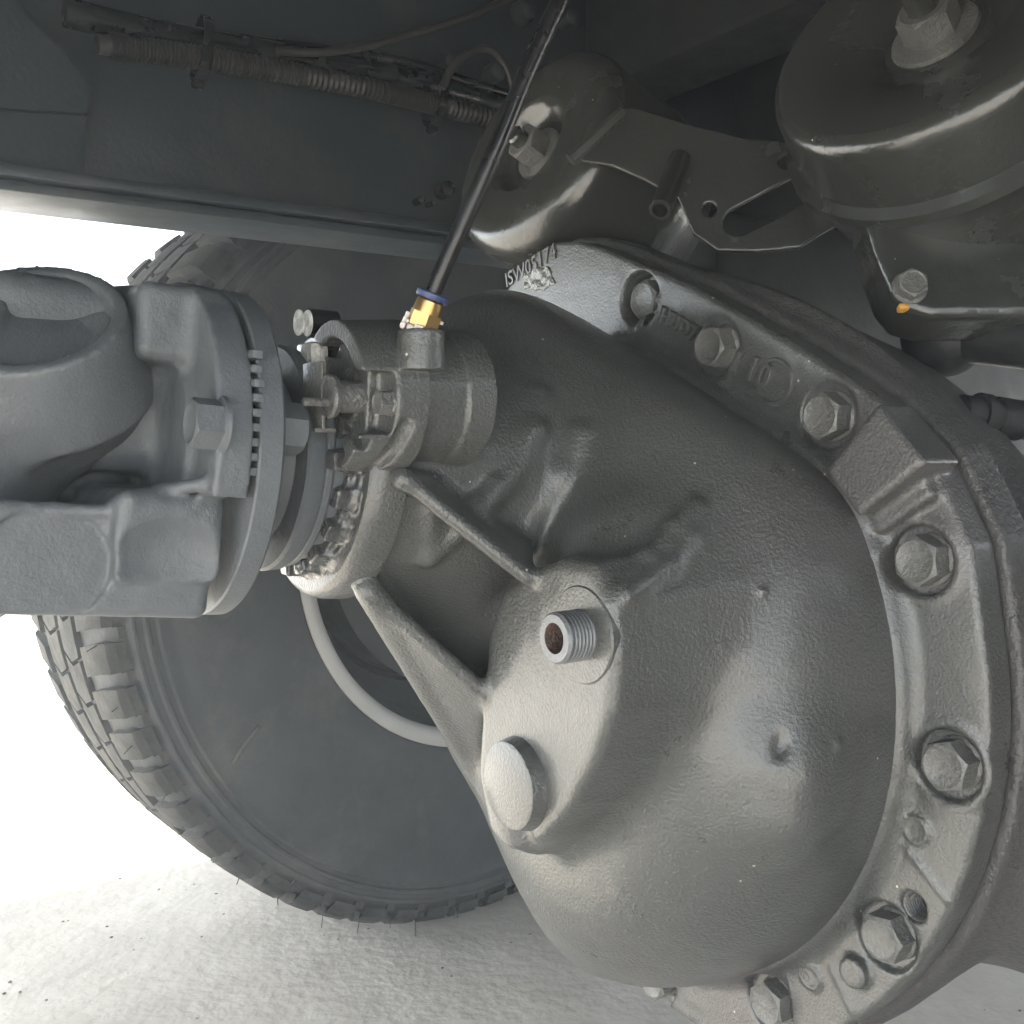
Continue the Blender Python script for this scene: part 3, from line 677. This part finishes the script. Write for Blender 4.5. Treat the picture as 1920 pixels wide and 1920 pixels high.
# ------------------------------------------------------------ chassis rail and what runs along it
RY = -.40
zb = rail(475, 446, RY).z; zt = zb + .36
fr = thing('chassis_rail', MD, 'long dark grey chassis rail running across above the wheel', 'chassis rail')
mb = MB(); mb.box((-.6, RY - .004, (zb + zt) / 2), (4.4, .008, zt - zb - .02), bev=.002); mb.build('web', DARK, fr)
mb = MB(); mb.box((-.6, RY + .030, zb + .004), (4.4, .080, .008), bev=.0015); mb.build('bottom_flange', DARK, fr)
mb = MB(); mb.box((-.6, RY + .033, zb + .0145), (4.4, .086, .0085), bev=.0015); mb.build('liner_flange', DARK, fr)
mb = MB(); mb.box((-.6, RY + .033, zt - .004), (4.4, .080, .008), bev=.0015); mb.build('top_flange', DARK, fr)
for px_, py_, r in ((100, 283, .008), (838, 355, .0085), (790, 375, .004), (812, 381, .003), (1425, 168, .010), (985, 20, .012), (1070, 35, .010), (60, 140, .006), (845, 118, .010), (930, 135, .010)):
    p = rail(px_, py_, RY + .012); mb = MB()
    mb.lathe([(-.014, r), (.000, r), (r * .55, r * .85), (r * .8, r * .4), (r * .85, 0)], n=20)
    mb.build('rivet', GLOSS if r < .009 else DARK, fr, 40, frame(p, (0, 1, 0)))
def rails(pts, y): return [MD @ rail(a, b, y) for a, b in pts]
pl = MB()
g1 = [rail(a, b, RY + .03) for a, b in ((-60, -60), (-10, -40), (25, 0), (172, 158), (163, 212), (-60, 198))]
g2 = [rail(a, b, RY + .022) for a, b in ((-60, 198), (163, 212), (158, 330), (-60, 322))]
for g, th in ((g1, .01), (g2, .012)): pl.add([v for v in g] + [v - Vector((0, th, 0)) for v in g], [list(range(len(g))), list(range(len(g), 2 * len(g)))[::-1]] + [(i, (i + 1) % len(g), len(g) + (i + 1) % len(g), len(g) + i) for i in range(len(g))])
tag(pl.build('gusset_plate', GUS if 'GUS' in globals() else DARK, None, 20, MD), 'flat cut-corner gusset plate on the chassis rail in the upper left corner', 'plate')
# corrugated conduit
path = spline(rails(((182, 82), (260, 92), (400, 112), (560, 140), (720, 172), (815, 196), (960, 232)), RY + .05), 400)
mb = MB(); n_ = len(path)
mb.tube(path[22:], lambda t: .0088 + .0011 * (1 if (int(t * 378) % 4) < 2 else -1), 14)
cond = mb.build('corrugated_conduit', COND, None, 60); tag(cond, 'thin dusty corrugated conduit tied below the black pipe on the chassis rail', 'conduit')
mb = MB(); mb.tube(path[:26], .0080, 12); mb.build('inner_cable', COND, cond, 60)
path2 = spline(rails(((120, 22), (240, 52), (380, 80), (560, 112), (720, 142), (830, 170), (960, 205)), RY + .035), 120)
mb = MB(); mb.tube(path2, .0115, 16); tag(mb.build('black_pipe', HOSE, None, 60), 'smooth black pipe running along the chassis rail above the corrugated conduit', 'pipe')
path3 = spline(rails(((450, 76), (620, 98), (760, 118), (860, 150), (960, 180)), RY + .03), 80)
mb = MB(); mb.tube(path3, .0055, 10); tag(mb.build('thin_cable', HOSE, None, 60), 'thin black cable lying along the top of the black pipe', 'cable')
for px_, py_, lab in ((378, 92, 'black cable tie round pipe and conduit near the gusset plate'), (816, 186, 'black cable tie round pipe and conduit nearer the small canister')):
    c = rail(px_, py_, RY + .042); mb = MB(); dirv = Vector((1, 0, .12)).normalized()
    mb.lathe([(-.004, .0255), (-.004, .0275), (.004, .0275), (.004, .0255)], n=40, closed=True)
    m = frame(c, dirv) @ Matrix.Diagonal((1, .72, 1, 1)); mb.box((0, .0, -.029), (.010, .012, .008), bev=.002)
    o = mb.build('cable_tie', HOSE, None, 30, MD @ m); tag(o, lab, 'cable tie', 'cable ties on the rail')
h1 = spline(rails(((520, 96), (600, 98), (700, 84), (800, 56), (900, 22), (980, -20)), RY + .06), 60)
mb = MB(); mb.tube(h1, .0036, 10); tag(mb.build('thin_hose', COND, None, 60), 'thin grey hose curving up from the black pipe to the top edge', 'hose')
h2 = spline(rails(((828, 165), (850, 125), (880, 98), (915, 92), (945, 120), (962, 165), (968, 215)), RY + .07), 60)
mb = MB(); mb.tube(h2, .0036, 10); tag(mb.build('thin_hose', COND, None, 60), 'thin grey hose looping over the cable tie beside the small canister', 'hose')

# ------------------------------------------------------------ canisters and the bracket between them
def canister(name, c, nrm, prof, label, nut=True, sc_=1.0):
    m = frame(c, nrm); t = thing(name, m, label, 'canister', 'painted canisters under the frame'); mb = MB(); mb.lathe([(a * sc_, b * sc_) for a, b in prof], n=110); mb.build('shell', GLOSS, t, 40)
    return t
def roundprof(rc, r, L, lip):
    "dished face, rounded shoulder, side wall, bead"
    p = [(-.016, 0), (-.016, rc * .9), (-.015, rc), (-.009, rc * 1.15), (-.002, rc * 1.3), (0, rc * 1.45), (0, r - .028)]
    for i in range(9): a = R(90 * i / 8); p.append((-.022 + .022 * math.cos(a), r - .022 + .022 * math.sin(a)))
    p += [(-L * .55, r), (-L * .60, r + lip), (-L * .72, r + lip), (-L * .78, r * .97), (-L, r * .86), (-L - .01, r * .7), (-L - .012, 0)]
    return p
c1 = canister('small_canister', at(985, 268, .80), camdir(-.72, -.62, .32), roundprof(.030, .088, .14, .003), 'smaller dark grey rounded canister with a hex nut, above the differential')
hx = hex_bolt('hex_nut', .027, .018, washer=.022, parent=c1, m=Matrix.Translation((-.016, 0, 0)))
turned('stud', [(-.01, .0075), (.012, .0075), (.014, .006), (.014, 0)], GLOSS, c1, Matrix.Translation((.0, 0, 0)), 24)
c2 = canister('large_canister', at(1738, 30, .60), camdir(-.60, -.62, .50), [(-.014, 0), (-.014, .030), (-.010, .034), (-.008, .045), (-.001, .055), (0, .088)] + [(-.012 + .012 * math.cos(R(a)), .088 + .012 * math.sin(R(a))) for a in range(10, 91, 16)] + [(-.045, .104), (-.049, .110), (-.055, .111), (-.060, .106), (-.075, .104), (-.120, .096), (-.17, .080), (-.22, .066), (-.222, 0)], 'larger dark grey rounded canister hanging in the upper right corner')
hex_bolt('hex_nut', .030, .018, washer=.026, parent=c2, m=Matrix.Translation((-.014, 0, 0)))
turned('stud', [(.0, .009), (.026, .009), (.028, .007), (.028, 0)], GLOSS, c2, Matrix.Translation((-.005, 0, 0)), 24)
# bracket plate with slot and holes
BC = at(1330, 340, .715); MB_ = frame(BC, camdir(-.20, -.96, .12), (0, 0, 1)); MBI = MB_.inverted()
def bp(px_, py_):
    r_ = MBI.to_3x3() @ (at(px_, py_, 1) - EYE); o_ = MBI @ EYE; q = o_ - r_ * (o_.x / r_.x); return (q.y, q.z)
brk = thing('slotted_bracket', MB_, 'dark painted bracket plate with long slot and round holes between the two canisters', 'bracket')
f = Field((-.008, -.17, -.13), (.016, .22, .13), .0011)
f.poly([bp(*p) for p in ((1165, 206), (1190, 204), (1250, 222), (1300, 238), (1400, 262), (1500, 272), (1640, 268), (1700, 380), (1590, 412), (1540, 440), (1500, 466), (1420, 474), (1345, 472), (1300, 440), (1272, 374), (1205, 338), (1150, 314), (1068, 300))], -.0025, .0025, r=.0008)
def hole(px_, py_, r): y, z = bp(px_, py_); f.cone((-.02, y, z), (.02, y, z), r, op='cut', k=.0008)
hole(1475, 305, .0058); hole(1330, 395, .0052)
a, b = bp(1385, 418), bp(1545, 335); f.cone((0, *a), (0, *b), .0105, op='cut', flat=False, k=.0008)
f.build('bracket_plate', GLOSS, brk); del f
mb = MB(); q1 = MBI @ at(1118, 250, .79); dy = (MBI @ at(1165, 212, .79)) - (MBI @ at(1070, 300, .79))
mb.tube([MBI @ at(1168, 211, .708), MBI @ at(1070, 300, .708)], .0052, 8); mb.build('folded_lip', GLOSS, brk, 30)
a, b = bp(1275, 300), bp(1243, 434); d_ = Vector((0, b[0] - a[0], b[1] - a[1])) + Vector((.035, 0, 0)); q0 = Vector((.001, *a))
m = frame(q0, d_, (1, 0, 0)); L_ = d_.length; mb = MB(); mb.lathe([(0, .0078), (L_ - .001, .0078), (L_, .0072), (L_, .0052), (L_ - .02, .0050), (L_ - .02, 0)], n=28); mb.build('pipe_stub', GLOSS, brk, 30, m)
# plate under the large canister with its bolt
MQ = frame(at(1840, 430, .61), camdir(-.05, -.96, .26)); MQI = MQ.inverted()
def qp(px_, py_):
    r_ = MQI.to_3x3() @ (at(px_, py_, 1) - EYE); o_ = MQI @ EYE; q = o_ - r_ * (o_.x / r_.x); return (q.y, q.z)
sh = thing('canister_bracket', MQ, 'thick dark grey bracket below the large canister with a rust-chipped bolt at its lower corner', 'bracket')
f = Field((-.05, -.10, -.10), (.02, .12, .12), .0018)
f.poly([qp(*p) for p in ((1625, 330), (1628, 420), (1637, 450), (1650, 490), (1672, 545), (1700, 578), (1745, 592), (2120, 592), (2120, 150), (1700, 150))], -.040, .0, r=.006)
f.build('bracket_body', GLOSS, sh, rough=.0001); del f
y, z = qp(1705, 540); hex_bolt('corner_bolt', .016, .007, washer=.0105, parent=sh, m=Matrix.Translation((.0, y, z)))
mb = MB(); mb.box((.002, qp(1696, 552)[0], qp(1696, 552)[1]), (.003, .007, .003), Matrix.Identity(4), bev=.0008); y, z = qp(1697, 572); mb.box((-.004, y, z), (.006, .006, .004), bev=.001); mb.build('rust_chip', ORANGE, sh, 30)

# ------------------------------------------------------------ dark things deeper under the frame
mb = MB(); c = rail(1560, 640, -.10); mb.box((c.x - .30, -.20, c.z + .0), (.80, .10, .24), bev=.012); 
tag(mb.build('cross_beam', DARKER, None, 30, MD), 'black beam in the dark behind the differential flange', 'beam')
rod = thing('torque_rod', frame(at(1832, 776, .62), camdir(1, .25, -.12)), 'black rod with threaded end beside the axle housing lug', 'rod')
turned('rod_bar', [(-.012, 0), (-.012, .010), (.0, .0105), (.0, .0130), (.006, .0130), (.006, .011), (.4, .013), (.4, 0)], DARKER, rod, Matrix.Identity(4), 32)
turned('rod_thread', [(.012 + .0018 * k / 2, .0125 if k % 2 else .0115) for k in range(20)], DARKER, rod, Matrix.Identity(4), 28)
jb = thing('ball_joint', frame(at(1772, 626, .66), camdir(-.4, -.8, -.3)), 'dark round joint just below the right-hand bracket', 'joint')
turned('ball_shell', [(.028, 0), (.026, .010), (.019, .020), (.008, .0265), (-.01, .028), (-.03, .024)], DARKER, jb, Matrix.Identity(4), 40)
mb = MB(); mb.tube([(0, 0, 0), jb.matrix_world.inverted() @ at(1990, 645, .60)], .017, 20); mb.build('joint_arm', DARKER, jb, 40)
# truck body above, wide deck that keeps the sun off
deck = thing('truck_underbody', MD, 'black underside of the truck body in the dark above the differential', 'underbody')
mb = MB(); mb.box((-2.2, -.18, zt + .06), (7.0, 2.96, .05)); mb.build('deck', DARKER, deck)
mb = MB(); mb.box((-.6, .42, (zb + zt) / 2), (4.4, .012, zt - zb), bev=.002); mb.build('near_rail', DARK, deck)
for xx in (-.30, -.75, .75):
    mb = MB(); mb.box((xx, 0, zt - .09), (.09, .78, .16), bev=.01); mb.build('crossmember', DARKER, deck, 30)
mb = MB(); mb.box((1.45, 0, .52), (1.0, .62, .54), bev=.08); mb.build('added_shade_block', DARKER, deck, 30)  # unseen block added ahead of the axle to cut light from the front
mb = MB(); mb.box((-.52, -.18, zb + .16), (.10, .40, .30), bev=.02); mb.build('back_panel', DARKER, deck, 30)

# ------------------------------------------------------------ cast lettering
def cast_text(txt, m, size, depth, parent, mat=CAST):
    cu = bpy.data.curves.new('t', 'FONT'); cu.body = txt; cu.size = size; cu.extrude = depth; cu.bevel_depth = depth * .35; cu.bevel_resolution = 1; cu.align_x = 'CENTER'; cu.align_y = 'CENTER'; cu.resolution_u = 3
    o = bpy.data.objects.new('t', cu); COL.objects.link(o); dg = bpy.context.evaluated_depsgraph_get(); me = bpy.data.meshes.new_from_object(o.evaluated_get(dg)); bpy.data.objects.remove(o)
    return link('cast_lettering', me, mat, parent, m, 30)
def on_flange(px_, py_, ang, lift=.0004):
    p = face(px_, py_, 0); x = Vector((0, math.cos(R(ang)), math.sin(R(ang)))); z = Vector((1, 0, 0)); y = z.cross(x)
    m = Matrix((x, y, z)).transposed().to_4x4(); m.translation = Vector((lift, p.y, p.z)); return m
cast_text('4HUD7', on_flange(1270, 606, -26), .0132, .0018, diff)
cast_text('10', on_flange(1425, 700, -26), .020, .0018, diff)
mb = MB(); n_ = 40; R0 = .0125
mb.tube([(0, R0 * math.cos(2 * math.pi * i / n_), R0 * math.sin(2 * math.pi * i / n_)) for i in range(n_ + 1)], .0016, 6)
p = face(1452, 716, 0); mb.build('cast_ring', CAST, diff, 40, Matrix.Translation((.0002, p.y, p.z)))
cast_text('ISW05174', on_flange(995, 500, 12), .016, .0006, diff)
cast_text('o', on_flange(1512, 1828, 0), .010, .0006, diff)
h_ = MDI @ EYE; r_ = (MDI.to_3x3() @ (at(862, 628, 1) - EYE)).normalized()
ok, loc_, nor_, _ = body.ray_cast(h_, r_)
if ok:
    z = nor_.normalized(); x = Vector((-1, 0, 0)); x = (x - z * x.dot(z)).normalized(); y = z.cross(x); m = Matrix((x, y, z)).transposed().to_4x4(); m.translation = loc_ + z * .0003
    cast_text('SM128', m, .0060, .0006, diff)
# wet, crusty patch at the upper end of the flange
f = Field((-.004, -.135, .235), (.005, -.035, .290), .0009)
pw = [face(*q, 0) for q in ((918, 528), (935, 512), (960, 520), (1000, 505), (1030, 500), (1042, 530), (1020, 545), (960, 540))]
f.poly([(q.y, q.z) for q in pw], -.003, .0009, r=.0004)
f.build('wet_patch', WET, diff, rough=.0007); del f

# ------------------------------------------------------------ haze volume added in place of lens glare
hm = bpy.data.materials.new('glare_haze'); hm.use_nodes = True; t = hm.node_tree; t.nodes.clear()
pv = t.nodes.new('ShaderNodeVolumePrincipled'); pv.inputs['Color'].default_value = (.82, .91, 1.0, 1); pv.inputs['Density'].default_value = .06; pv.inputs['Anisotropy'].default_value = .6
mo = t.nodes.new('ShaderNodeOutputMaterial'); t.links.new(pv.outputs[0], mo.inputs['Volume'])
mb = MB(); mb.box((0, 50, 0), (520, 720, 5.0)); hz_o = mb.build('haze', hm, None, 30); tag(hz_o, kind='stuff')
